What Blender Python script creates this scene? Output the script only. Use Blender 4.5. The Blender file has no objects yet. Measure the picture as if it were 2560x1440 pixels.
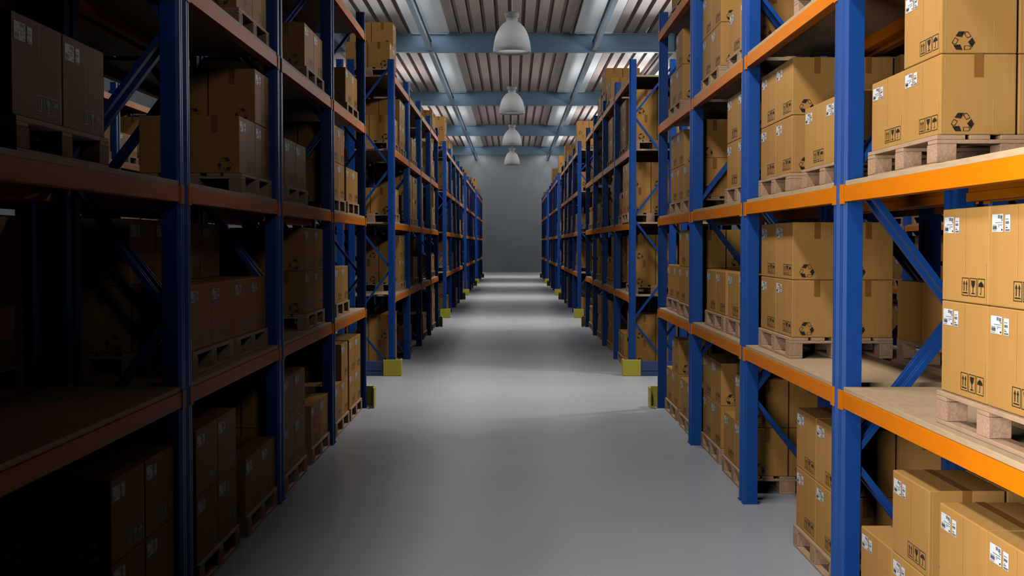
import bpy, bmesh, math, random
from mathutils import Vector, Matrix
C = bpy.context.scene.collection
S = 2.2                      # eye height of the camera in metres; layout numbers below are in eye heights
PI = math.pi

# ------------------------------------------------------------------ materials
def srgb(r, g, b):
    f = lambda c: c/12.92 if c <= .04045 else ((c+.055)/1.055)**2.4
    return (f(r/255), f(g/255), f(b/255), 1)

def mat(name, col, rough=.5, noise=0, scale=8, stretch=(1, 1, 1), spec=.5, vary=0, bump=0, metal=0, detail=4):
    m = bpy.data.materials.new(name); m.use_nodes = True
    nt = m.node_tree; N = nt.nodes; L = nt.links; b = N['Principled BSDF']
    b.inputs['Roughness'].default_value = rough
    b.inputs['Specular IOR Level'].default_value = spec
    b.inputs['Metallic'].default_value = metal
    b.inputs['Base Color'].default_value = col
    if noise or bump:
        tc = N.new('ShaderNodeTexCoord'); mp = N.new('ShaderNodeMapping'); nz = N.new('ShaderNodeTexNoise')
        mp.inputs['Scale'].default_value = stretch
        nz.inputs['Scale'].default_value = scale; nz.inputs['Detail'].default_value = detail
        L.new(tc.outputs['Object'], mp.inputs['Vector']); L.new(mp.outputs['Vector'], nz.inputs['Vector'])
        mr = N.new('ShaderNodeMapRange')
        mr.inputs['From Min'].default_value = .25; mr.inputs['From Max'].default_value = .75
        mr.inputs['To Min'].default_value = 1-noise; mr.inputs['To Max'].default_value = 1+noise
        L.new(nz.outputs['Fac'], mr.inputs['Value'])
        hs = N.new('ShaderNodeHueSaturation'); hs.inputs['Color'].default_value = col
        val = mr.outputs['Result']
        if vary:
            oi = N.new('ShaderNodeObjectInfo'); m2 = N.new('ShaderNodeMapRange')
            m2.inputs['To Min'].default_value = 1-vary; m2.inputs['To Max'].default_value = 1+vary
            L.new(oi.outputs['Random'], m2.inputs['Value'])
            mu = N.new('ShaderNodeMath'); mu.operation = 'MULTIPLY'
            L.new(val, mu.inputs[0]); L.new(m2.outputs['Result'], mu.inputs[1]); val = mu.outputs[0]
        L.new(val, hs.inputs['Value']); L.new(hs.outputs['Color'], b.inputs['Base Color'])
        if bump:
            bp = N.new('ShaderNodeBump'); bp.inputs['Strength'].default_value = bump; bp.inputs['Distance'].default_value = .01
            L.new(nz.outputs['Fac'], bp.inputs['Height']); L.new(bp.outputs['Normal'], b.inputs['Normal'])
    return m

M_card = mat('corrugated cardboard', srgb(207, 152, 84), .55, .035, 3, (9, 9, .5), .05, .05, .03)
M_tape = mat('brown packing tape', srgb(160, 108, 50), .28, .05, 20)
M_label = mat('white label paper', srgb(245, 245, 245), .5, .01, 30)
M_ink = mat('black print', srgb(40, 31, 20), .6, .1, 40)
M_grey = mat('grey print', srgb(120, 120, 122), .6, .1, 40)
M_wood = mat('pallet wood', srgb(206, 166, 130), .65, .12, 5, (6, 1.2, 6), .3, .05, .1)
M_block = mat('pressed chip block', srgb(202, 160, 128), .75, .22, 90, (1, 1, 1), .2, .05, .2)
M_board = mat('chipboard shelf', srgb(214, 180, 140), .6, .10, 22, (1.6, .35, 3), .25, .03, .05)
M_blue = mat('blue rack paint', srgb(26, 82, 164), .42, .05, 2, (1, 1, 1), .32)
M_orange = mat('orange beam paint', srgb(248, 136, 6), .48, .04, 2, (1, 1, 1), .08)
M_yellow = mat('yellow guard paint', srgb(232, 218, 78), .45, .05, 4)
M_rail = mat('dull blue rail paint', srgb(74, 98, 150), .4, .05, 3)
M_steel = mat('teal grey structural steel', srgb(92, 122, 142), .5, .06, 3, (1, 1, 1), .4)
M_roof = mat('trapezoid roof sheet', srgb(186, 166, 156), .5, .1, 1.2, (1, .15, 1), .3)
M_wall = mat('grey concrete wall', srgb(142, 148, 153), .8, .2, .16, (1, 1, 1), .2, 0, .05, 0, 8)
M_enamel = mat('white lamp enamel', srgb(178, 178, 181), .35, .02, 5)
nt = M_enamel.node_tree; ms = nt.nodes.new('ShaderNodeMixShader'); tl = nt.nodes.new('ShaderNodeBsdfTranslucent')
ms.inputs[0].default_value = .45; tl.inputs['Color'].default_value = (.6, .6, .6, 1)
nt.links.new(nt.nodes['Principled BSDF'].outputs[0], ms.inputs[1]); nt.links.new(tl.outputs[0], ms.inputs[2])
nt.links.new(ms.outputs[0], nt.nodes['Material Output'].inputs['Surface'])
M_cable = mat('white cable sheath', srgb(205, 205, 205), .5, .02, 5)

def floor_mat():
    m = bpy.data.materials.new('polished concrete floor'); m.use_nodes = True
    nt = m.node_tree; N = nt.nodes; L = nt.links; b = N['Principled BSDF']
    tc = N.new('ShaderNodeTexCoord')
    n1 = N.new('ShaderNodeTexNoise'); n1.inputs['Scale'].default_value = .6; n1.inputs['Detail'].default_value = 6
    n2 = N.new('ShaderNodeTexNoise'); n2.inputs['Scale'].default_value = 26; n2.inputs['Detail'].default_value = 5
    L.new(tc.outputs['Object'], n1.inputs['Vector']); L.new(tc.outputs['Object'], n2.inputs['Vector'])
    r1 = N.new('ShaderNodeMapRange'); r1.inputs['From Min'].default_value = .3; r1.inputs['From Max'].default_value = .7
    r1.inputs['To Min'].default_value = .95; r1.inputs['To Max'].default_value = 1.05
    r2 = N.new('ShaderNodeMapRange'); r2.inputs['From Min'].default_value = .63; r2.inputs['From Max'].default_value = .75
    r2.inputs['To Min'].default_value = 1; r2.inputs['To Max'].default_value = .8
    mu = N.new('ShaderNodeMath'); mu.operation = 'MULTIPLY'
    L.new(n1.outputs['Fac'], r1.inputs['Value']); L.new(n2.outputs['Fac'], r2.inputs['Value'])
    L.new(r1.outputs['Result'], mu.inputs[0]); L.new(r2.outputs['Result'], mu.inputs[1])
    hs = N.new('ShaderNodeHueSaturation'); hs.inputs['Color'].default_value = srgb(196, 196, 200)
    L.new(mu.outputs[0], hs.inputs['Value']); L.new(hs.outputs['Color'], b.inputs['Base Color'])
    b.inputs['Roughness'].default_value = .33; b.inputs['Specular IOR Level'].default_value = .3
    return m
M_floor = floor_mat()

def emit(name, col, strength):
    m = bpy.data.materials.new(name); m.use_nodes = True
    b = m.node_tree.nodes['Principled BSDF']
    tc = m.node_tree.nodes.new('ShaderNodeTexCoord'); nz = m.node_tree.nodes.new('ShaderNodeTexNoise')
    nz.inputs['Scale'].default_value = .4
    mr = m.node_tree.nodes.new('ShaderNodeMapRange')
    mr.inputs['To Min'].default_value = strength*.93; mr.inputs['To Max'].default_value = strength*1.07
    m.node_tree.links.new(tc.outputs['Object'], nz.inputs['Vector'])
    m.node_tree.links.new(nz.outputs['Fac'], mr.inputs['Value'])
    m.node_tree.links.new(mr.outputs['Result'], b.inputs['Emission Strength'])
    b.inputs['Base Color'].default_value = col
    b.inputs['Emission Color'].default_value = col
    return m
M_sky = emit('daylit skylight sheet', srgb(236, 243, 248), .075)
M_bulb = emit('lit bulb', srgb(255, 252, 246), 13)

# ------------------------------------------------------------------ mesh helpers (all in eye heights, scaled on build)
class MB:
    def __init__(s): s.v = []; s.f = []; s.m = []
    def quad(s, pts, mi=0):
        n = len(s.v); s.v += [tuple(p) for p in pts]; s.f.append(tuple(range(n, n+len(pts)))); s.m.append(mi)
    def box(s, x0, x1, y0, y1, z0, z1, mi=0):
        n = len(s.v)
        s.v += [(x0, y0, z0), (x1, y0, z0), (x1, y1, z0), (x0, y1, z0), (x0, y0, z1), (x1, y0, z1), (x1, y1, z1), (x0, y1, z1)]
        for q in ((0, 3, 2, 1), (4, 5, 6, 7), (0, 1, 5, 4), (1, 2, 6, 5), (2, 3, 7, 6), (3, 0, 4, 7)):
            s.f.append(tuple(n+i for i in q)); s.m.append(mi)
    def prism(s, prof, z0, z1, mi=0):             # closed profile in xy (counter-clockwise), extruded in z
        n = len(s.v); k = len(prof)
        s.v += [(x, y, z0) for x, y in prof] + [(x, y, z1) for x, y in prof]
        s.f.append(tuple(n+i for i in reversed(range(k)))); s.m.append(mi)
        s.f.append(tuple(n+k+i for i in range(k))); s.m.append(mi)
        for i in range(k):
            j = (i+1) % k; s.f.append((n+i, n+j, n+k+j, n+k+i)); s.m.append(mi)
    def add(s, o, M=None, mimap=None):
        n = len(s.v)
        s.v += [tuple(M @ Vector(p)) for p in o.v] if M else o.v
        s.f += [tuple(n+i for i in f) for f in o.f]
        s.m += [mimap[i] if mimap else i for i in o.m]
    def lathe(s, prof, seg=48, mi=0):             # (r, z) points
        n = len(s.v); k = len(prof)
        for i in range(seg):
            a = 2*PI*i/seg
            s.v += [(r*math.cos(a), r*math.sin(a), z) for r, z in prof]
        for i in range(seg):
            j = (i+1) % seg
            for t in range(k-1):
                s.f.append((n+i*k+t, n+j*k+t, n+j*k+t+1, n+i*k+t+1)); s.m.append(mi)
    def mesh(s, name, mats, bevel=0, smooth=False, scale=S):
        me = bpy.data.meshes.new(name)
        me.from_pydata([(x*scale, y*scale, z*scale) for x, y, z in s.v], [], s.f)
        for m in mats: me.materials.append(m)
        me.polygons.foreach_set('material_index', s.m)
        if smooth: me.polygons.foreach_set('use_smooth', [True]*len(me.polygons))
        if bevel:
            bm = bmesh.new(); bm.from_mesh(me)
            bmesh.ops.bevel(bm, geom=bm.edges[:], offset=bevel, segments=2, affect='EDGES', profile=.5)
            bm.to_mesh(me); bm.free()
        me.update(); return me

def link(name, me, parent=None, loc=(0, 0, 0), rz=0):
    o = bpy.data.objects.new(name, me); C.objects.link(o)
    if parent: o.parent = parent
    o.location = (loc[0]*S, loc[1]*S, loc[2]*S); o.rotation_euler = (0, 0, rz)
    return o
def tag(o, label, cat, group=None, kind=None):
    if label: o['label'] = label
    if cat: o['category'] = cat
    if group: o['group'] = group
    if kind: o['kind'] = kind
    return o
def struct(name, me, loc=(0, 0, 0)):
    o = link(name, me, None, loc); o['kind'] = 'structure'; return o

# ------------------------------------------------------------------ layout
X0 = .8925                   # rack front from the aisle's middle line
DEP = .36                    # rack depth
ML = 1.415                   # one rack bay
PER = 1.4475                 # bay spacing
LV = [0, .615, 1.171, 1.729, 2.29]
TOP = 2.405
BLK = [2.075, 9.76, 17.45, 25.14, 32.83]
WALLY = 46.2
ROOF = 4.287
XB = X0+DEP+.03              # back of the second, back-to-back row
XBF = XB+DEP                 # its front
XC = XBF+2*X0                # row across the next aisle

# ------------------------------------------------------------------ room shell
b = MB(); b.box(-7, 7, -6, WALLY, -.05, 0); struct('floor', b.mesh('floor', [M_floor]))
b = MB(); b.box(-7, 7, WALLY, WALLY+.1, 0, ROOF+.2); struct('wall_back', b.mesh('wall_back', [M_wall]))
b = MB(); b.box(-7.1, -7, -6, WALLY, 0, ROOF+.2); struct('wall_left', b.mesh('wall_left', [M_wall]))
b = MB(); b.box(7, 7.1, -6, WALLY, 0, ROOF+.2); struct('wall_right', b.mesh('wall_right', [M_wall]))
b = MB(); b.box(-7, 7, -6.1, -6, 0, ROOF+.2); struct('wall_front', b.mesh('wall_front', [M_wall]))
# roof: trapezoid sheets, with two daylight strips left and right of the aisle
SK = [(-1.572, -.97), (.97, 1.572), (-5.4, -4.8), (4.8, 5.4)]
def ribs(x0, x1):
    b = MB(); p = .186; n = max(1, round((x1-x0)/p)); p = (x1-x0)/n; h = .06; th = .012
    xs = []
    for i in range(n):
        a = x0+i*p
        xs += [(a, 0), (a+.66*p, 0), (a+.74*p, h), (a+.92*p, h)]
    xs.append((x1, 0))
    for (xa, za), (xb, zb) in zip(xs, xs[1:]):
        pts = [(xa, ROOF+za), (xb, ROOF+zb), (xb, ROOF+zb+th), (xa, ROOF+za+th)]
        nn = len(b.v)
        b.v += [(x, -6, z) for x, z in pts]+[(x, WALLY, z) for x, z in pts]
        for q in ((0, 4, 5, 1), (3, 2, 6, 7), (0, 1, 2, 3), (4, 7, 6, 5)):
            b.f.append(tuple(nn+i for i in q)); b.m.append(0)
    return b
BY = [20.07+7.66*i for i in (-3, -2, -1, 0, 1, 2, 3)]
edges = sorted(SK); cur = -7.1; roof = MB()
for a, e in edges:
    roof.add(ribs(cur, a)); cur = e
roof.add(ribs(cur, 7.1))
for a, e in edges: roof.box(a, e, -6, BY[1], ROOF+.006, ROOF+.02)  # unseen strip ends roofed over to keep daylight off the near left racks
struct('ceiling', roof.mesh('ceiling', [M_roof]))
for i, (a, e) in enumerate(SK):
    b = MB(); b.box(a, e, BY[1], WALLY, ROOF+.006, ROOF+.014)
    struct('window_%d' % (i+1), b.mesh('skylight', [M_sky]))
# portal beams across, purlins along
tn = 1
for y in BY:
    b = MB(); zb, zt = 3.99, 4.28
    b.box(-7, 7, y-.008, y+.008, zb+.012, zt-.012)
    b.box(-7, 7, y-.055, y+.055, zb, zb+.014); b.box(-7, 7, y-.055, y+.055, zt-.014, zt)
    b.box(-7, 7, y-.02, y+.02, zb+.014, zb+.028); b.box(-7, 7, y-.02, y+.02, zt-.028, zt-.014)
    struct('trim_%d' % tn, b.mesh('roof_beam', [M_steel])); tn += 1
ys = [-6]+BY+[WALLY]
for x in (-5.2, -2.56, -1.275, 1.275, 2.56, 5.2):
    b = MB()
    for ya, yb in zip(ys, ys[1:]):
        a, e = ya+.06, yb-.06
        if e <= a: continue
        b.box(x-.007, x+.007, a, e, 4.01, 4.15); b.box(x-.031, x+.031, a, e, 3.998, 4.01)
        b.box(x-.031, x+.031, a, e, 4.15, 4.162)
        b.box(x-.025, x+.025, a, a+.01, 4.012, 4.148); b.box(x-.025, x+.025, e-.01, e, 4.012, 4.148)
    struct('trim_%d' % tn, b.mesh('purlin', [M_steel])); tn += 1

# ------------------------------------------------------------------ pendant lamps
def lathe_mesh(prof, m, seg=56):
    b = MB(); b.lathe(prof, seg); return b.mesh('lathe', [m], smooth=True)
R = .243
shade_out = [(.073, .43), (.073, .395), (.082, .384), (.115, .362), (.155, .318), (.188, .262), (.212, .2), (.229, .13), (.24, .06), (R, 0)]
shade = lathe_mesh(shade_out+[(R+.004, -.004), (R, -.007), (R-.008, 0)]+[(r-.01, z-.003) for r, z in reversed(shade_out)], M_enamel)
cap = lathe_mesh([(0, .505), (.08, .505), (.091, .499), (.094, .49), (.094, .458), (.089, .45), (.07, .446), (.07, .431), (0, .431)], M_enamel)
cord = lathe_mesh([(.0065, .503), (.0065, ROOF-3.46)], M_cable, 10)
bulb = lathe_mesh([(0, .05), (.045, .06), (.07, .1), (.075, .14), (.06, .19), (.03, .23), (.03, .3), (0, .3)], M_bulb, 24)
place = ['nearest, largest of the row of white lamps', 'second of the row of white lamps', 'third of the row of white lamps', 'farthest, smallest of the row of white lamps']
for i in range(4):
    t = bpy.data.objects.new('pendant_lamp', None); C.objects.link(t)
    t.location = (0, (16.5+7.69*i)*S, 3.462*S)
    tag(t, 'white dome pendant lamp over the aisle, '+place[i], 'lamp', 'pendant lamps over the aisle')
    for n, me in (('lamp_shade', shade), ('cap', cap), ('cord', cord), ('bulb', bulb)): link(n, me, t)

# ------------------------------------------------------------------ racks
def upright_mb(back=False):
    w = .02
    p = [(.010, -w), (.0525, -w), (.0525, w), (.010, w), (0, .0145), (0, .004), (.005, .0025), (.005, -.0025), (0, -.004), (0, -.0145)]
    b = MB(); b.prism(p, .003, TOP); b.box(-.004, .06, -.024, .024, 0, .004)
    if back:
        o = MB(); o.add(b, Matrix.Rotation(PI, 4, 'Z')); b = o
    return b
def beam_mb(h=.043):
    y0, y1 = .043, ML-.043
    b = MB(); b.box(0, .026, y0, y1, -h, -.0005)
    b.box(-.003, .004, y0-.036, y0-.0005, -h-.006, .004); b.box(-.003, .004, y1+.0005, y1+.036, -h-.006, .004)   # end connectors
    b.box(.026, .032, y0, y1, -h, -h*.45)                                                                         # step on the inside
    return b
def board_mb():
    b = MB(); b.box(.004, DEP-.004, .0405, ML-.0405, 0, .0135); return b
def bar_mb(xa, za, xb, zb, w=.0075, d=.013):
    b = MB(); L = math.hypot(xb-xa, zb-za)
    b.box(0, L, -d, d, -w, w*.55); b.box(0, L, -d, -d+.006, w*.55, w); b.box(0, L, d-.006, d, w*.55, w)
    o = MB(); o.add(b, Matrix.Translation((xa, 0, za)) @ Matrix.Rotation(-math.atan2(zb-za, xb-xa), 4, 'Y')); return o
FN = [.42, 1.2, 1.98]; BN = [.04, .81, 1.59, 2.36]
BR = []
for i, z in enumerate(FN):
    BR += [(.046, z+.02, DEP-.046, BN[i+1]-.02), (.046, z-.02, DEP-.046, BN[i]+.02)]
BR2 = [(DEP-c, d, DEP-a, b) for a, b, c, d in BR]         # mirrored zigzag of the racks on the other side
me_up = upright_mb().mesh('upright', [M_blue], .0012); me_upb = upright_mb(True).mesh('upright_rear', [M_blue], .0012)
me_beam = beam_mb().mesh('beam', [M_orange], .0015)
bb = MB(); bb.add(beam_mb(), Matrix.Rotation(PI, 4, 'Z') @ Matrix.Translation((0, -ML, 0))); me_beamb = bb.mesh('beam_rear', [M_orange], .0015)
me_board = board_mb().mesh('shelf_board', [M_board], .002)
me_br = [bar_mb(*a).mesh('brace', [M_blue]) for a in BR]; me_br2 = [bar_mb(*a).mesh('brace', [M_blue]) for a in BR2]
def whole_rack(br):
    one = MB()
    for y in (.02, ML-.02):
        one.add(upright_mb(), Matrix.Translation((0, y, 0))); one.add(upright_mb(True), Matrix.Translation((DEP, y, 0)))
        for a in br: one.add(bar_mb(*a), Matrix.Translation((0, y, 0)))
    for z in LV[1:]:
        one.add(beam_mb(), Matrix.Translation((0, 0, z-.0135)), {0: 1}); one.add(bb, Matrix.Translation((DEP, 0, z-.0135)), {0: 1})
        one.add(board_mb(), Matrix.Translation((0, 0, z-.0135)), {0: 2})
    return one.mesh('storage_rack', [M_blue, M_orange, M_board])
me_one = whole_rack(BR); me_one2 = whole_rack(BR2)

def rack(x, y, rz, label, group, parts):
    if not parts:
        return tag(link('storage_rack', me_one2 if rz else me_one, None, (x, y, 0), rz), label, 'rack', group)
    t = bpy.data.objects.new('storage_rack', None); C.objects.link(t)
    t.location = (x*S, y*S, 0); t.rotation_euler = (0, 0, rz)
    tag(t, label, 'rack', group)
    for yy in (.02, ML-.02):
        link('upright', me_up, t, (0, yy, 0)); link('upright', me_upb, t, (DEP, yy, 0))
        for m in (me_br2 if rz else me_br): link('brace', m, t, (0, yy, 0))
    for z in LV[1:]:
        link('beam', me_beam, t, (0, 0, z-.0135)); link('beam', me_beamb, t, (DEP, 0, z-.0135))
        link('shelf_board', me_board, t, (0, 0, z-.0135))
    return t
ORD = ['first', 'second', 'third', 'fourth', 'fifth']
RUN = ['nearest', 'second', 'third', 'fourth', 'farthest']

# ------------------------------------------------------------------ pallets: x = depth (0..PD), y = along the aisle (0..PL)
PD, PL, PH = .349, .545, .0700
def deck_mb():
    b = MB()
    for x0, w in ((0, .064), (.074, .045), (.1425, .064), (.230, .045), (.285, .064)):
        b.box(x0, x0+w, 0, PL, PH-.010, PH)
    for y in (0, .2425, .485): b.box(0, PD, y, y+.06, PH-.019, PH-.0102)
    return b
def blocks():
    return [(x, y, w) for x, w in ((0, .045), (.142, .065), (.304, .045)) for y in (0, .2400, .480)]
pal_one = MB(); pal_one.add(deck_mb())
for x, y, w in blocks(): pal_one.box(x, x+w, y, y+.065, .0098, PH-.0192, 1)
for x, w in ((0, .045), (.142, .065), (.304, .045)): pal_one.box(x, x+w, 0, PL, 0, .0096)
me_pal = pal_one.mesh('pallet', [M_wood, M_block])
me_deck = deck_mb().mesh('deck', [M_wood], .003)
def bx(x, y, z, w, l, h, m, nm, bv=.003):
    b = MB(); b.box(-w/2, w/2, -l/2, l/2, 0, h); return b.mesh(nm, [m], bv)
me_blk = {w: bx(0, 0, 0, w, .065, PH-.029, M_block, 'support_block') for w in (.045, .065)}
me_run = {w: bx(0, 0, 0, w, PL, .0096, M_wood, 'runner') for w in (.045, .065)}
def pallet(x, y, z, rz, label, parts):
    if not parts:
        return tag(link('pallet', me_pal, None, (x, y, z), rz), label, 'pallet', 'wooden pallets in the racks')
    t = bpy.data.objects.new('pallet', None); C.objects.link(t)
    t.location = (x*S, y*S, z*S); t.rotation_euler = (0, 0, rz)
    tag(t, label, 'pallet', 'wooden pallets in the racks')
    link('deck', me_deck, t)
    for bxx, by, w in blocks(): link('support_block', me_blk[w], t, (bxx+w/2, by+.0325, .0097))
    for xx, w in ((0, .045), (.142, .065), (.304, .045)): link('runner', me_run[w], t, (xx+w/2, PL/2, 0))
    return t

# ------------------------------------------------------------------ boxes: x = depth (aisle face at 0), y = along the aisle, aisle face looks at -x
BD, BL, BH = .167, .267, .195
EPS = .0006
def on_aisle(u, v):          # u: 0 = left as seen from the aisle .. 1 = right ; v: 0 bottom .. 1 top (of the right-hand racks: left = far)
    return (-EPS, BL*(1-u), BH*v)
def poly_aisle(b, pts, mi): b.quad([on_aisle(u, v) for u, v in pts], mi)
def rect_aisle(b, u0, u1, v0, v1, mi): poly_aisle(b, [(u0, v0), (u1, v0), (u1, v1), (u0, v1)], mi)
def outline(fn, b, pts, w, mi):
    c = (sum(p[0] for p in pts)/len(pts), sum(p[1] for p in pts)/len(pts))
    inn = []
    for p in pts:
        d = math.hypot(p[0]-c[0], p[1]-c[1]); k = max(0, (d-w*1.5)/d); inn.append((c[0]+(p[0]-c[0])*k, c[1]+(p[1]-c[1])*k))
    for i in range(len(pts)):
        j = (i+1) % len(pts); fn(b, [pts[i], pts[j], inn[j], inn[i]], mi)
def handling(b, mi, lo=False):
    v0, v1 = .075, .265
    for k in range(3):
        u0 = .455+k*.165; u1 = u0+.148
        t, tv = .007, .008
        rect_aisle(b, u0, u1, v0, v0+tv, mi); rect_aisle(b, u0, u1, v1-tv, v1, mi)
        rect_aisle(b, u0, u0+t, v0, v1, mi); rect_aisle(b, u1-t, u1, v0, v1, mi)
        c = (u0+u1)/2
        if k == 0:
            for d in (-.026, .026):
                rect_aisle(b, c+d-.007, c+d+.007, .125, .2, mi)
                poly_aisle(b, [(c+d-.02, .195), (c+d+.02, .195), (c+d, .238)], mi)
            rect_aisle(b, c-.05, c+.05, .1, .113, mi)
        elif k == 1:
            poly_aisle(b, [(c-.012, .165), (c+.012, .165), (c+.034, .195), (c+.042, .24), (c-.042, .24), (c-.034, .195)], mi)
            rect_aisle(b, c-.006, c+.006, .112, .166, mi); rect_aisle(b, c-.032, c+.032, .1, .112, mi)
        else:
            poly_aisle(b, [(c+.055*math.cos(a), .18+.05*math.sin(a)) for a in [PI*i/10 for i in range(11)]], mi)
            rect_aisle(b, c-.004, c+.004, .112, .24, mi); rect_aisle(b, c-.022, c+.004, .103, .112, mi)
ARROW_F = [[(-.72, .50), (-.42, .98), (-.16, .98), (-.02, .72), (-.12, .40)], [(-.18, .98), (.16, .98), (-.04, .62), (-.16, .60)]]
ARROW_O = [(.22, .98), (.42, .95), (.72, .48), (.36, .28), (.06, .72)]
def recycling(b, mi):        # on both camera-side faces, near the aisle corner
    cx, cz, r = .29*BD, .15*BH, .024
    for face in (0, 1):
        y = -EPS if face == 0 else BL+EPS
        def put(bb, pts, m):
            q = [(cx+px*r*1.02, y, cz+pz*r) for px, pz in pts]
            if face == 1: q.reverse()
            bb.quad(q, m)
        for k in range(3):
            a = -2*PI*k/3; ca, sa = math.cos(a), math.sin(a)
            rot = lambda pts: [(x*ca-z*sa, x*sa+z*ca) for x, z in pts]
            for pg in ARROW_F: put(b, rot(pg), mi)
            outline(put, b, rot(ARROW_O), .055, mi)
def tape_mb(mi=0, e=EPS*.7):
    b = MB(); c, w, d = BD/2, .0105, .29*BH
    b.quad([(c-w, -e, BH-.0002), (c+w, -e, BH-.0002), (c+w, BL+e, BH-.0002), (c-w, BL+e, BH-.0002)], mi)
    b.quad([(c-w, -e, BH-d), (c+w, -e, BH-d), (c+w, -e, BH-.0002), (c-w, -e, BH-.0002)], mi)
    b.quad([(c+w, BL+e, BH-d), (c-w, BL+e, BH-d), (c-w, BL+e, BH-.0002), (c+w, BL+e, BH-.0002)], mi)
    return b
def label_big(paper=0, ink=1, grey=2, fine=True):
    b = MB(); u0, u1, v0, v1 = .045, .255, .735, .91
    rect_aisle(b, u0, u1, v0, v1, paper)
    global EPS
    E0 = EPS; EPS = E0*1.5
    W = u1-u0; Hh = v1-v0
    def r(a, c, d, e, m): rect_aisle(b, u0+a*W, u0+c*W, v0+d*Hh, v0+e*Hh, m)
    if fine:
        x = .07
        for k, w in enumerate((.03, .02, .045, .02, .03, .05, .02, .03)):
            r(x, x+w, .14, .34, ink); x += w+.018
        r(.05, .42, .37, .40, grey); r(.06, .40, .05, .085, grey)
        r(.53, .70, .76, .95, grey); r(.74, .93, .72, .92, grey); r(.84, .97, .62, .69, grey)
        for k in range(6): r(.28+k*.11, .36+k*.11, .50, .55, grey)
        for k in range(3): r(.56+k*.13, .65+k*.13, .36, .42, grey)
        r(.56, .66, .28, .32, grey); r(.84, .95, .07, .17, ink)
    else:
        r(.06, .42, .12, .36, ink); r(.5, .7, .74, .95, grey); r(.28, .9, .5, .56, grey)
    EPS = E0
    return b
def label_small(paper=0, ink=1, grey=2, fine=True):
    b = MB(); u0, u1, v0, v1 = .29, .385, .735, .90
    rect_aisle(b, u0, u1, v0, v1, paper)
    global EPS
    E0 = EPS; EPS = E0*1.5
    W = u1-u0; Hh = v1-v0
    def r(a, c, d, e, m): rect_aisle(b, u0+a*W, u0+c*W, v0+d*Hh, v0+e*Hh, m)
    r(.1, .75, .46, .62, grey); r(.1, .9, .04, .15, grey)
    if fine:
        for k in range(3): r(.12+k*.2, .28+k*.2, .72, .77, grey)
        r(.1, .4, .33, .36, grey); r(.1, .55, .22, .27, ink)
    EPS = E0
    return b
M_crease = mat('pale pressed crease', srgb(226, 178, 112), .5, .03, 20)
def creases(b, mi):          # pressed lines beside the corners of the carton
    e = EPS*.6
    for f in (0, 1):
        y = -e if f == 0 else BL+e
        for u0, w, v0, v1 in ((.05, .009, .03, .95), (.69, .008, .01, .44), (.95, .007, .5, .97)):
            q = [(u0*BD, y, v0*BH), ((u0+w)*BD, y, v0*BH), ((u0+w)*BD, y, v1*BH), (u0*BD, y, v1*BH)]
            b.quad(q if f == 0 else q[::-1], mi)
    for u0, w, v0, v1 in ((.955, .007, .02, .42), (.52, .004, .3, .98)):
        rect_aisle(b, u0, u0+w, v0, v1, mi)
def carton_mb(ink=1):
    b = MB(); g = .0010
    b.box(0, BD, 0, BL, .0004, BH-.0006)
    return b
bm_src = carton_mb(); me_carton = bm_src.mesh('cardboard_box', [M_card, M_ink, M_crease], .006)
def append(me, b):
    bm = bmesh.new(); bm.from_mesh(me)
    vs = [bm.verts.new((x*S, y*S, z*S)) for x, y, z in b.v]
    for f, m in zip(b.f, b.m):
        fc = bm.faces.new([vs[i] for i in f]); fc.material_index = m
    bm.to_mesh(me); bm.free()
pr = MB(); handling(pr, 1); recycling(pr, 1); creases(pr, 2)
append(me_carton, pr)
me_tape = tape_mb().mesh('packing_tape', [M_tape])
me_lb = label_big().mesh('shipping_label', [M_label, M_ink, M_grey]); me_ls = label_small().mesh('product_label', [M_label, M_ink, M_grey])
simple = MB(); simple.box(0, BD, 0, BL, .0004, BH-.0006); handling(simple, 1); recycling(simple, 1)
simple.add(tape_mb(2)); simple.add(label_big(3, 1, 4, False)); simple.add(label_small(3, 1, 4, False))
BOXM = [M_card, M_ink, M_tape, M_label, M_grey]
me_simple = simple.mesh('cardboard_box', BOXM)
far_mb = MB(); far_mb.box(0, BD, 0, BL, .0004, BH-.0006); far_mb.add(tape_mb(2))
rect_aisle(far_mb, .045, .385, .735, .91, 3); recycling(far_mb, 1)
for f, m in list(zip(far_mb.f, far_mb.m))[6:]:      # give the printed pieces a back so each is a closed sheet
    n = len(far_mb.v); c = [far_mb.v[i] for i in f]
    far_mb.v += c; far_mb.f.append(tuple(reversed(range(n, n+len(c))))); far_mb.m.append(m)

def box(x, y, z, rz, label, parts, hz=1):
    if not parts:
        return tag(link('cardboard_box', me_simple, None, (x, y, z), rz), label, 'box', 'cardboard boxes on rack pallets')
    o = tag(link('cardboard_box', me_carton, None, (x, y, z), rz), label, 'box', 'cardboard boxes on rack pallets')
    o.scale.z = hz
    link('packing_tape', me_tape, o); link('shipping_label', me_lb, o); link('product_label', me_ls, o)
    return o

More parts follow.
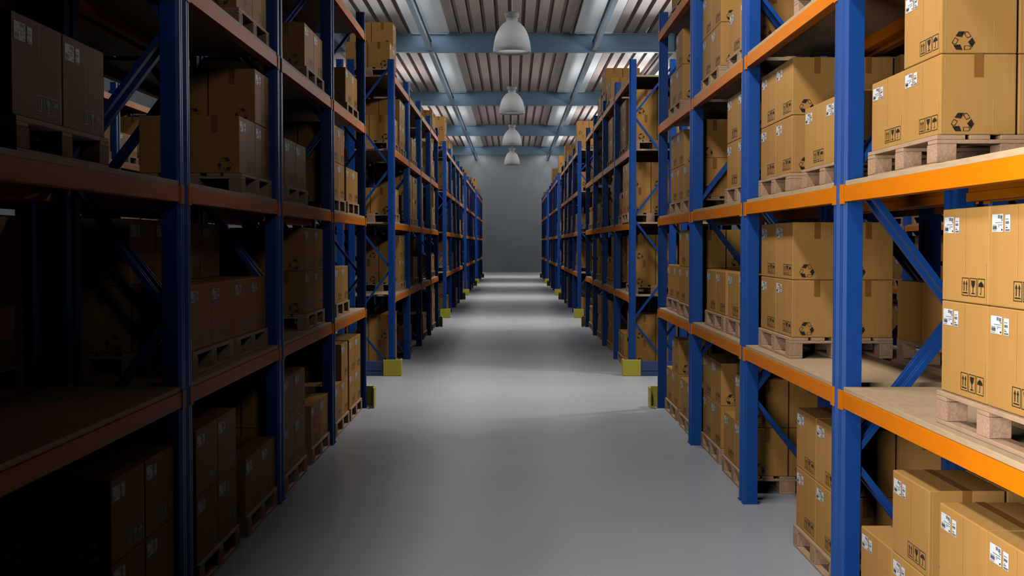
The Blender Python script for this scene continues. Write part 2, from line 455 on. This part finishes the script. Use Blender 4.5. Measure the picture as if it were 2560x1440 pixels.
# ------------------------------------------------------------------ loads
# code: slot (N nearer / F farther), boxes high at front-far, front-near, rear-far, rear-near, @ near edge along the aisle, / pallet front
R1 = {
 'A0': 'N2222@2.125/.888 F1212@2.785/.905', 'A1': 'N2222@2.22/.92', 'A2': 'F1212@2.829/.935*.915', 'A3': 'N1111 F1111', 'A4': '',
 'B0': 'N2222@3.688/.936', 'B1': 'F2222@4.305/.935', 'B2': 'N1111@3.62/.94 F2222@4.33/.936', 'B3': 'N1111@3.68', 'B4': 'N1111',
 'C0': 'N1222@5.10/.93 F2222@5.793/.94', 'C1': 'N1111@5.018/.93 F1111@5.62/.93', 'C2': 'N2222@5.06/.93', 'C3': 'N1111@5.02/.93 F2222@5.757/.925', 'C4': 'F1111',
 'D0': 'N1111@6.53/.925 F1212@7.215/.93', 'D1': 'N2222@6.52/.913 F1111@7.16/.93', 'D2': 'N1222@6.47/.93 F2222@7.03/.93', 'D3': 'F1212@7.09/.93', 'D4': 'F1111@7.03/.93'}
L1 = {
 'A0': 'F2222@2.895/.905', 'A1': '', 'A2': 'N1111@2.385/.92', 'A3': '', 'A4': '',
 'B0': 'N2222@3.68/.905 F1111@4.34/.9', 'B1': 'N1122@3.70/.925 F1122@4.30/.925', 'B2': 'F2121@4.345/.915', 'B3': 'F1111@4.34/.92', 'B4': '',
 'C0': 'N2222@5.09/.905 F1111@5.79/.905', 'C1': 'F2222@5.74/.92', 'C2': 'N1111@5.24/.92', 'C3': 'F1111@5.76/.92', 'C4': '',
 'D0': 'N2121@6.60/.91 F2222@7.20/.91', 'D1': 'N1111@6.74/.925', 'D2': 'N2222@6.60/.925 F1111@7.22/.925', 'D3': 'F1111@7.21/.925', 'D4': ''}
R2 = {'A0': 'N2222/.93 F1111', 'A1': 'N2222/.93', 'A2': 'N2222/.89 F1111', 'A3': 'N2222/.936 F2222', 'A4': '', 'B4': 'F1111', 'C4': 'N2222 F1111', 'B3': 'F2222', 'B2': 'N2222',
      'B0': 'F2222', 'C0': 'F2222'}
L2 = {'A0': 'N2222/.93', 'A1': 'F2222', 'A2': 'N1111/.91', 'A3': 'N1111/.92 F2222', 'A4': 'N2121/.93', 'B4': '', 'C4': '', 'D4': 'F1111', 'B3': 'F1111', 'C3': 'N1111',
      'B0': 'N1111', 'C0': 'F1111', 'D0': 'F2222', 'D1': 'F1111', 'B1': 'F1111', 'C1': 'N2222'}
rnd = random.Random(11)
def rand_load(k, dens):
    out = []
    for s in 'NF':
        if k == 4 and rnd.random() < .55: rnd.random(); continue
        if rnd.random() < dens:
            h = rnd.choice(['1111', '2222', '2222', '1212', '2121', '1122', '2211'])
            if k == 4 and rnd.random() < .5: h = '1111'
            out.append(s+h)
    return ' '.join(out)

pallets = []; boxes = []     # every pallet and box of the place, described before it is built
def load(side, row, blk, mod, lev, code):
    s = BLK[blk]+mod*PER
    items = code.split()
    for it in items:
        slot = it[0]; hs = [int(c) for c in it[1:5]]; rest = it[5:]
        xp = None; y0 = None; hz = 1
        if '*' in rest: rest, xx = rest.split('*'); hz = float(xx)
        if '/' in rest: rest, xx = rest.split('/'); xp = float(xx)
        if rest.startswith('@'): y0 = float(rest[1:])
        if y0 is None: y0 = s+(.115 if slot == 'N' else .76)+rnd.uniform(-.03, .03)
        if xp is None: xp = X0+rnd.uniform(.02, .037)
        z = LV[lev]+.0002
        # map to world: row 'A' faces our aisle, 'B' backs onto it, 'C' lies across the next aisle
        if row == 'A':
            if side > 0: px, py, rz, fl = xp, y0, 0, False
            else: px, py, rz, fl = -xp, y0+PL, PI, True
        elif row == 'B':
            if side > 0: px, py, rz, fl = XBF-.003, y0+PL, PI, True
            else: px, py, rz, fl = -(XBF-.003), y0, 0, False
        else:
            xq = XC+xp-X0
            if side > 0: px, py, rz, fl = xq, y0, 0, False
            else: px, py, rz, fl = -xq, y0+PL, PI, True
        sd = 'right' if side > 0 else 'left'
        run = {'A': RUN[blk]+' '+sd+' rack run', 'B': 'rear row, '+RUN[blk]+' '+sd+' run', 'C': 'row across next '+sd+' aisle'}[row]
        shelf = 'floor' if lev == 0 else ('top shelf' if lev == 4 else ORD[lev-1]+' shelf')
        bay = ORD[mod]+' bay'
        sl = 'only' if len(items) == 1 else ('nearer' if slot == 'N' else 'farther')
        pid = len(pallets)
        pallets.append(dict(x=px, y=py, z=z, rz=rz, side=side, row=row, blk=blk, lab='wooden pallet under boxes, %s one, %s, %s, %s' % (sl, shelf, bay, run)))
        M = Matrix.Translation((px, py, z)) @ Matrix.Rotation(rz, 4, 'Z')
        for ci, (cn, yf, xb) in enumerate((('front far', 1, 0), ('front near', 0, 0), ('rear far', 1, 1), ('rear near', 0, 1))):
            yl = yf if not fl else 1-yf                   # local half of the pallet
            for k in range(hs[ci]):
                lx = .009+xb*(BD+.005)
                ly = .003+yl*(BL+.005)
                p = M @ Vector((lx, ly, PH+.0002+k*BH*hz))
                ht = 'single' if hs[ci] == 1 else ('upper' if k else 'lower')
                boxes.append(dict(x=p.x, y=p.y, z=p.z, rz=rz, row=row, blk=blk, pid=pid, hz=hz,
                    lab='%s %s cardboard box, %s pallet, %s, %s, %s' % (ht, cn, sl, shelf, bay, run)))
racks = []
for side in (1, -1):
    sd = 'right' if side > 0 else 'left'
    for blk in range(5):
        for mod in range(4):
            s = BLK[blk]+mod*PER
            pos = (X0, s, 0) if side > 0 else (-X0, s+ML, PI)
            racks.append((*pos, 'blue and orange pallet rack, %s bay from the camera, %s %s rack run' % (ORD[mod], RUN[blk], sd), 'A', blk))
            for lev in range(5):
                key = 'ABCD'[mod]+str(lev)
                d = {(1, 0): R1, (-1, 0): L1, (1, 1): R2, (-1, 1): L2}.get((side, blk), {})
                code = d[key] if key in d else rand_load(lev, .62)
                load(side, 'A', blk, mod, lev, code)
            pos = (XBF, s+ML, PI) if side > 0 else (-XBF, s, 0)
            racks.append((*pos, 'blue and orange pallet rack standing back to back behind %s bay, %s %s rack run' % (ORD[mod], RUN[blk], sd), 'B', blk))
            if blk < 3:
                for lev in range(4):
                    code = rand_load(lev, .5)
                    if side > 0 and blk == 0 and mod == 0: code = ''
                    if side > 0 and blk == 0 and mod == 1 and lev == 1: code = 'N1111@3.74'
                    load(side, 'B', blk, mod, lev, code)
            if blk == 1 and mod < (2 if side > 0 else 4):
                pos = (XC, s, 0) if side > 0 else (-XC, s+ML, PI)
                racks.append((*pos, 'distant pallet rack across the next %s aisle, %s bay, %s run' % (sd, ORD[mod], RUN[blk]), 'C', blk))
                for lev in range(4): load(side, 'C', blk, mod, lev, 'N2222 F2222' if lev < 2 else 'N1111 F2222')
for r in racks:
    x, y, rz, lab, row, blk = r
    rack(x, y, rz, lab, 'pallet rack bays', (row == 'A' and blk < 3) or (row == 'B' and blk < 1))

# the 300 boxes / pallets that show largest (measured once from the camera); all others are one object each
KEEP_BOX = '1 3 8 9 a d e f g h m n o q r 10 11 12 13 17 18 19 1a 1b 1e 1f 1g 1h 1k 1l 1m 1n 1r 22 23 2f 2o 2p 2q 2t 2u 2v 2w 2x 2y 33 34 37 38 3b 3c 3d 3e 3j 3k 3n 3o 3p 3q 4b 4c 4f 4g 4h 4k 4l 4m 4n 4o 4s 4t 4u 4x 4y 4z 54 55 56 57 5c 5d 5e 6j 6k 6l 6o 6p 6q 6r 6u 6v 6w 6x 70 71 72 73 74 75 78 79 7a 7g 7h 7k 7m 7n 7o 7p 89 9f 9n aj ak al ap aq ar as at ay b7 bc bd be bf bk bl cn cp d2 d4 e7 e8 e9 ef eg el eo ep ev ex f1 f3 gh gq gr hp hq hv hw i1 i5 ib ic j5 ln nx p9 rp w0 w1 w2 w3 w5 w6 w7 w8 w9 wm wn x1 x4 x5 x6 x7 xb xc xd xg xh xj xk xl xm xn xp xr xs xt xu xw xx xy xz ye yf yg yh yk yl ym yn yq yr ys yt yw yx yy yz z2 z3 zs zt zu zw zy zz 100 101 106 107 10a 10b 10c 10d 10h 10i 10j 10m 10n 10y 10z 113 11h 11i 11j 11m 11n 11o 11p 11q 11r 11u 11v 11w 11x 11z 120 121 123 124 125 126 127 12b 12c 12d 12e 12g 12h 140 149 14c 14d 14h 14i 14k 14o 14p 14s 14t 16c 16d 16j 16n 16p 16r 16v 19a 19b 19f 19h 19m 19t 19u 19z 1a0 1a5 1ch 1ci 1cs 1ct 1cy 1cz 1d6 1d7 1ea 1eb'
KEEP_PAL = '0 1 2 3 4 5 6 7 8 9 a b c d e f g h i j k l m n o p q r s t u v w x y z 10 11 12 13 14 15 16 17 18 19 1a 1b 1c 1d 1e 1f 1g 1h 1i 1j 1k 1l 1m 1n 1o 1p 1q 1r 1s 1t 1u 1v 1w 1x 1y 1z 20 21 22 23 24 25 26 27 28 29 2a 2b 2c 2d 2e 2f 2g 2h 2i 2j 2k 2l 2m 2n 2o 2p 2q 2r 2s 2t 2u 2v 2w 2x 2y 2z 30 31 32 33 34 35 36 37 38 39 3a 3b 3c 3d 3e 3f 3g 3h 3i 3j 3k 3l 3m 3n 3o 3p 3q 3r 3s 3t 3u 3x 3y 3z 40 41 43 44 45 47 48 4k 4m 4o 53 54 55 56 57 58 59 5a 5b 5c 5d 5e 5f 5g 5h 5i 5j 5k 5l 5m 5n 5o 5p 5q 5r 5s 5t 5u 5v 5w 5x 5y 5z 60 61 62 63 64 65 66 67 68 69 6a 6b 6c 6d 6e 6f 6g 6h 6i 6j 6k 6l 6m 6n 6o 6p 6q 6r 6s 6t 6u 6v 6w 6x 6y 6z 70 71 72 73 74 75 76 77 78 79 7a 7b 7c 7d 7e 7f 7g 7h 7i 7j 7k 7l 7m 7n 7o 7p 7q 7r 7s 7t 7u 7v 7w 7x 7y 7z 80 81 82 83 84 85 86 87 88 89 8a 8b 8c 8d 8e 8f 8g 8h 8i 8j 8k 8m 8n 8o 8p 8q 8r 8t 8v 8x 8z 90 91 92 94 96 98 9a 9b 9c 9i 9u 9w'
def unpack(s): return [int(t, 36) for t in s.split()]
bo = unpack(KEEP_BOX) if KEEP_BOX else sorted(range(len(boxes)), key=lambda i: boxes[i]['y'])[:300]
po = unpack(KEEP_PAL) if KEEP_PAL else sorted(range(len(pallets)), key=lambda i: pallets[i]['y'])[:300]
bset, pset = set(bo), set(po)
for i in bo:
    q = boxes[i]; box(q['x'], q['y'], q['z'], q['rz'], q['lab'], q['row'] == 'A' and q['blk'] == 0, q['hz'])
for i in po:
    q = pallets[i]; pallet(q['x'], q['y'], q['z'], q['rz'], q['lab'], q['row'] == 'A' and q['blk'] == 0)
rest = MB()
for i, q in enumerate(boxes):
    if i not in bset: rest.add(far_mb, Matrix.Translation((q['x'], q['y'], q['z'])) @ Matrix.Rotation(q['rz'], 4, 'Z'))
if rest.v:
    tag(link('cardboard_boxes', rest.mesh('cardboard_boxes', BOXM)), 'remaining small far cardboard boxes stacked deep inside the racks', 'boxes', kind='stuff')
rest = MB()
for i, q in enumerate(pallets):
    if i not in pset: rest.add(pal_one, Matrix.Translation((q['x'], q['y'], q['z'])) @ Matrix.Rotation(q['rz'], 4, 'Z'))
if rest.v:
    tag(link('pallets', rest.mesh('pallets', [M_wood, M_block])), 'remaining small far wooden pallets deep inside the racks', 'pallets', kind='stuff')

# ------------------------------------------------------------------ end-of-run guards
def guard(xs, y, d, label):
    # d = +1: stands beyond the far end of a run, -1: before its near end
    t = bpy.data.objects.new('rack_guard', None); C.objects.link(t); t.location = (xs*1.25*S, y*S, 0)
    tag(t, label, 'guard', 'rack end guards')
    ox = xs*1.25
    def px(a): return xs*a-ox
    gh = .125
    for a0, a1, edge in ((.842, .978, .842), (1.545, 1.69, 1.69)):
        b = MB(); xa, xb_ = sorted((px(a0), px(a1)))
        ya, yb = sorted((d*.045, d*.055)); b.box(xa, xb_, ya, yb, .002, gh)
        xe = px(edge); xe0, xe1 = (xe, xe+.009) if xe == xa else (xe-.009, xe)
        ya, yb = sorted((-d*.06, d*.045)); b.box(xe0, xe1, ya, yb, .002, gh)
        b.box(min(xe, xe+(.03 if xe == xa else -.03)), max(xe, xe+(.03 if xe == xa else -.03)), *sorted((-d*.06, d*.045)), 0, .004)
        link('corner_guard', b.mesh('corner_guard', [M_yellow], .003), t)
    b = MB(); xa, xb_ = sorted((px(.979), px(1.544)))
    ya, yb = sorted((d*.026, d*.044)); b.box(xa, xb_, ya, yb, .04, .112); b.box(xa, xb_, ya, yb, .002, .034)
    ya, yb = sorted((d*.026, d*.036)); b.box(xa, xb_, ya, yb, .034, .04)
    link('rail', b.mesh('rail', [M_rail], .002), t)
for xs in (1, -1):
    sd = 'right' if xs > 0 else 'left'
    for k in range(5):
        if k: guard(xs, BLK[k]-.012, -1, 'yellow and blue guard at the near end of the %s %s rack run' % (RUN[k], sd))
        guard(xs, BLK[k]+3*PER+ML+.012, 1, 'yellow and blue guard at the far end of the %s %s rack run' % (RUN[k], sd))

# ------------------------------------------------------------------ lights
def light(name, kind, loc, power, size=.2, rot=(0, 0, 0), col=(1, 1, 1), sy=None, spread=None, spot=None, blend=.5):
    l = bpy.data.lights.new(name, kind); o = bpy.data.objects.new(name, l); C.objects.link(o)
    o.location = [c*S for c in loc]; o.rotation_euler = rot; l.energy = power; l.color = col
    if kind == 'AREA':
        l.shape = 'RECTANGLE'; l.size = size*S; l.size_y = (sy or size)*S
        if spread: l.spread = spread
    else: l.shadow_soft_size = size*S
    if spot: l.spot_size = spot; l.spot_blend = blend
    return o
def aim(o, d): o.rotation_euler = Vector(d).to_track_quat('-Z', 'Y').to_euler()
# daylight falling through the roof strips, set stronger in the left strip to favour the right-hand racks
def sky_light(x, y0, y1, p, w=.55):
    light('skylight_daylight', 'AREA', (x, (y0+y1)/2, ROOF-.01), p, w, (0, 0, 0), (.97, .98, 1), sy=y1-y0)
sky_light(-1.27, 9, 43, 560)
sky_light(1.27, 12, 43, 270)
for x in (-1.27, 1.27): sky_light(x, 43.2, 46, 130)
for i in range(5):                      # lamps over the aisle, plus unseen lights added over the side-aisle crossings
    y = 8.8+7.69*i
    light('pendant_light', 'AREA', (0, y, 3.455), 85, .36, (0, 0, 0), (1, .98, .96), spread=1.75)
    light('added_side_light', 'POINT', (2.53, y, 3.3), 520 if i else 680, .2)
    light('added_side_light', 'POINT', (-2.53, y, 3.3), (60, 210, 300, 330, 330)[i], .2)
for x in (-1.07, 1.07):                 # unseen lights added above the rack tops to brighten the roof
    light('added_roof_light', 'AREA', (x, 26, 2.86), 95, .3, (PI, 0, 0), (1, .97, .95), sy=38)
aim(light('added_aisle_light', 'AREA', (-.62, .9, 1.2), 430, 1.7, sy=1.9), (1, 0, 0))  # added beside the camera, no fixture, to brighten the near right racks
aim(light('added_aisle_light', 'AREA', (-.3, 3.3, 3.3), 500, 3.2, sy=.4), (1, 0, -.2))  # added high light without a lamp, grades the floor brighter towards the right
aim(light('added_aisle_light', 'SPOT', (.62, .8, 2.3), 115, .25, spot=.92, blend=1), (-1.65, 6.3, -1.0))  # added spot, no lamp there, lifts the farther left racks
w = bpy.data.worlds.new('World'); bpy.context.scene.world = w; w.use_nodes = True
w.node_tree.nodes['Background'].inputs['Color'].default_value = (.5, .55, .62, 1)
w.node_tree.nodes['Background'].inputs['Strength'].default_value = .01

# ------------------------------------------------------------------ camera
cd = bpy.data.cameras.new('Camera'); cam = bpy.data.objects.new('Camera', cd); C.objects.link(cam)
cd.sensor_width = 36; cd.lens = 3200/2560*36; cd.clip_end = 400; cd.clip_start = .05
cam.location = (0, 0, S); cam.rotation_euler = (PI/2-math.atan(109/3200), 0, 0)
sc = bpy.context.scene; sc.camera = cam
sc.cycles.diffuse_bounces = 0
sc.view_settings.view_transform = 'Standard'; sc.view_settings.look = 'None'
sc.view_settings.exposure = 0; sc.view_settings.gamma = 1; sc.view_settings.use_curve_mapping = False
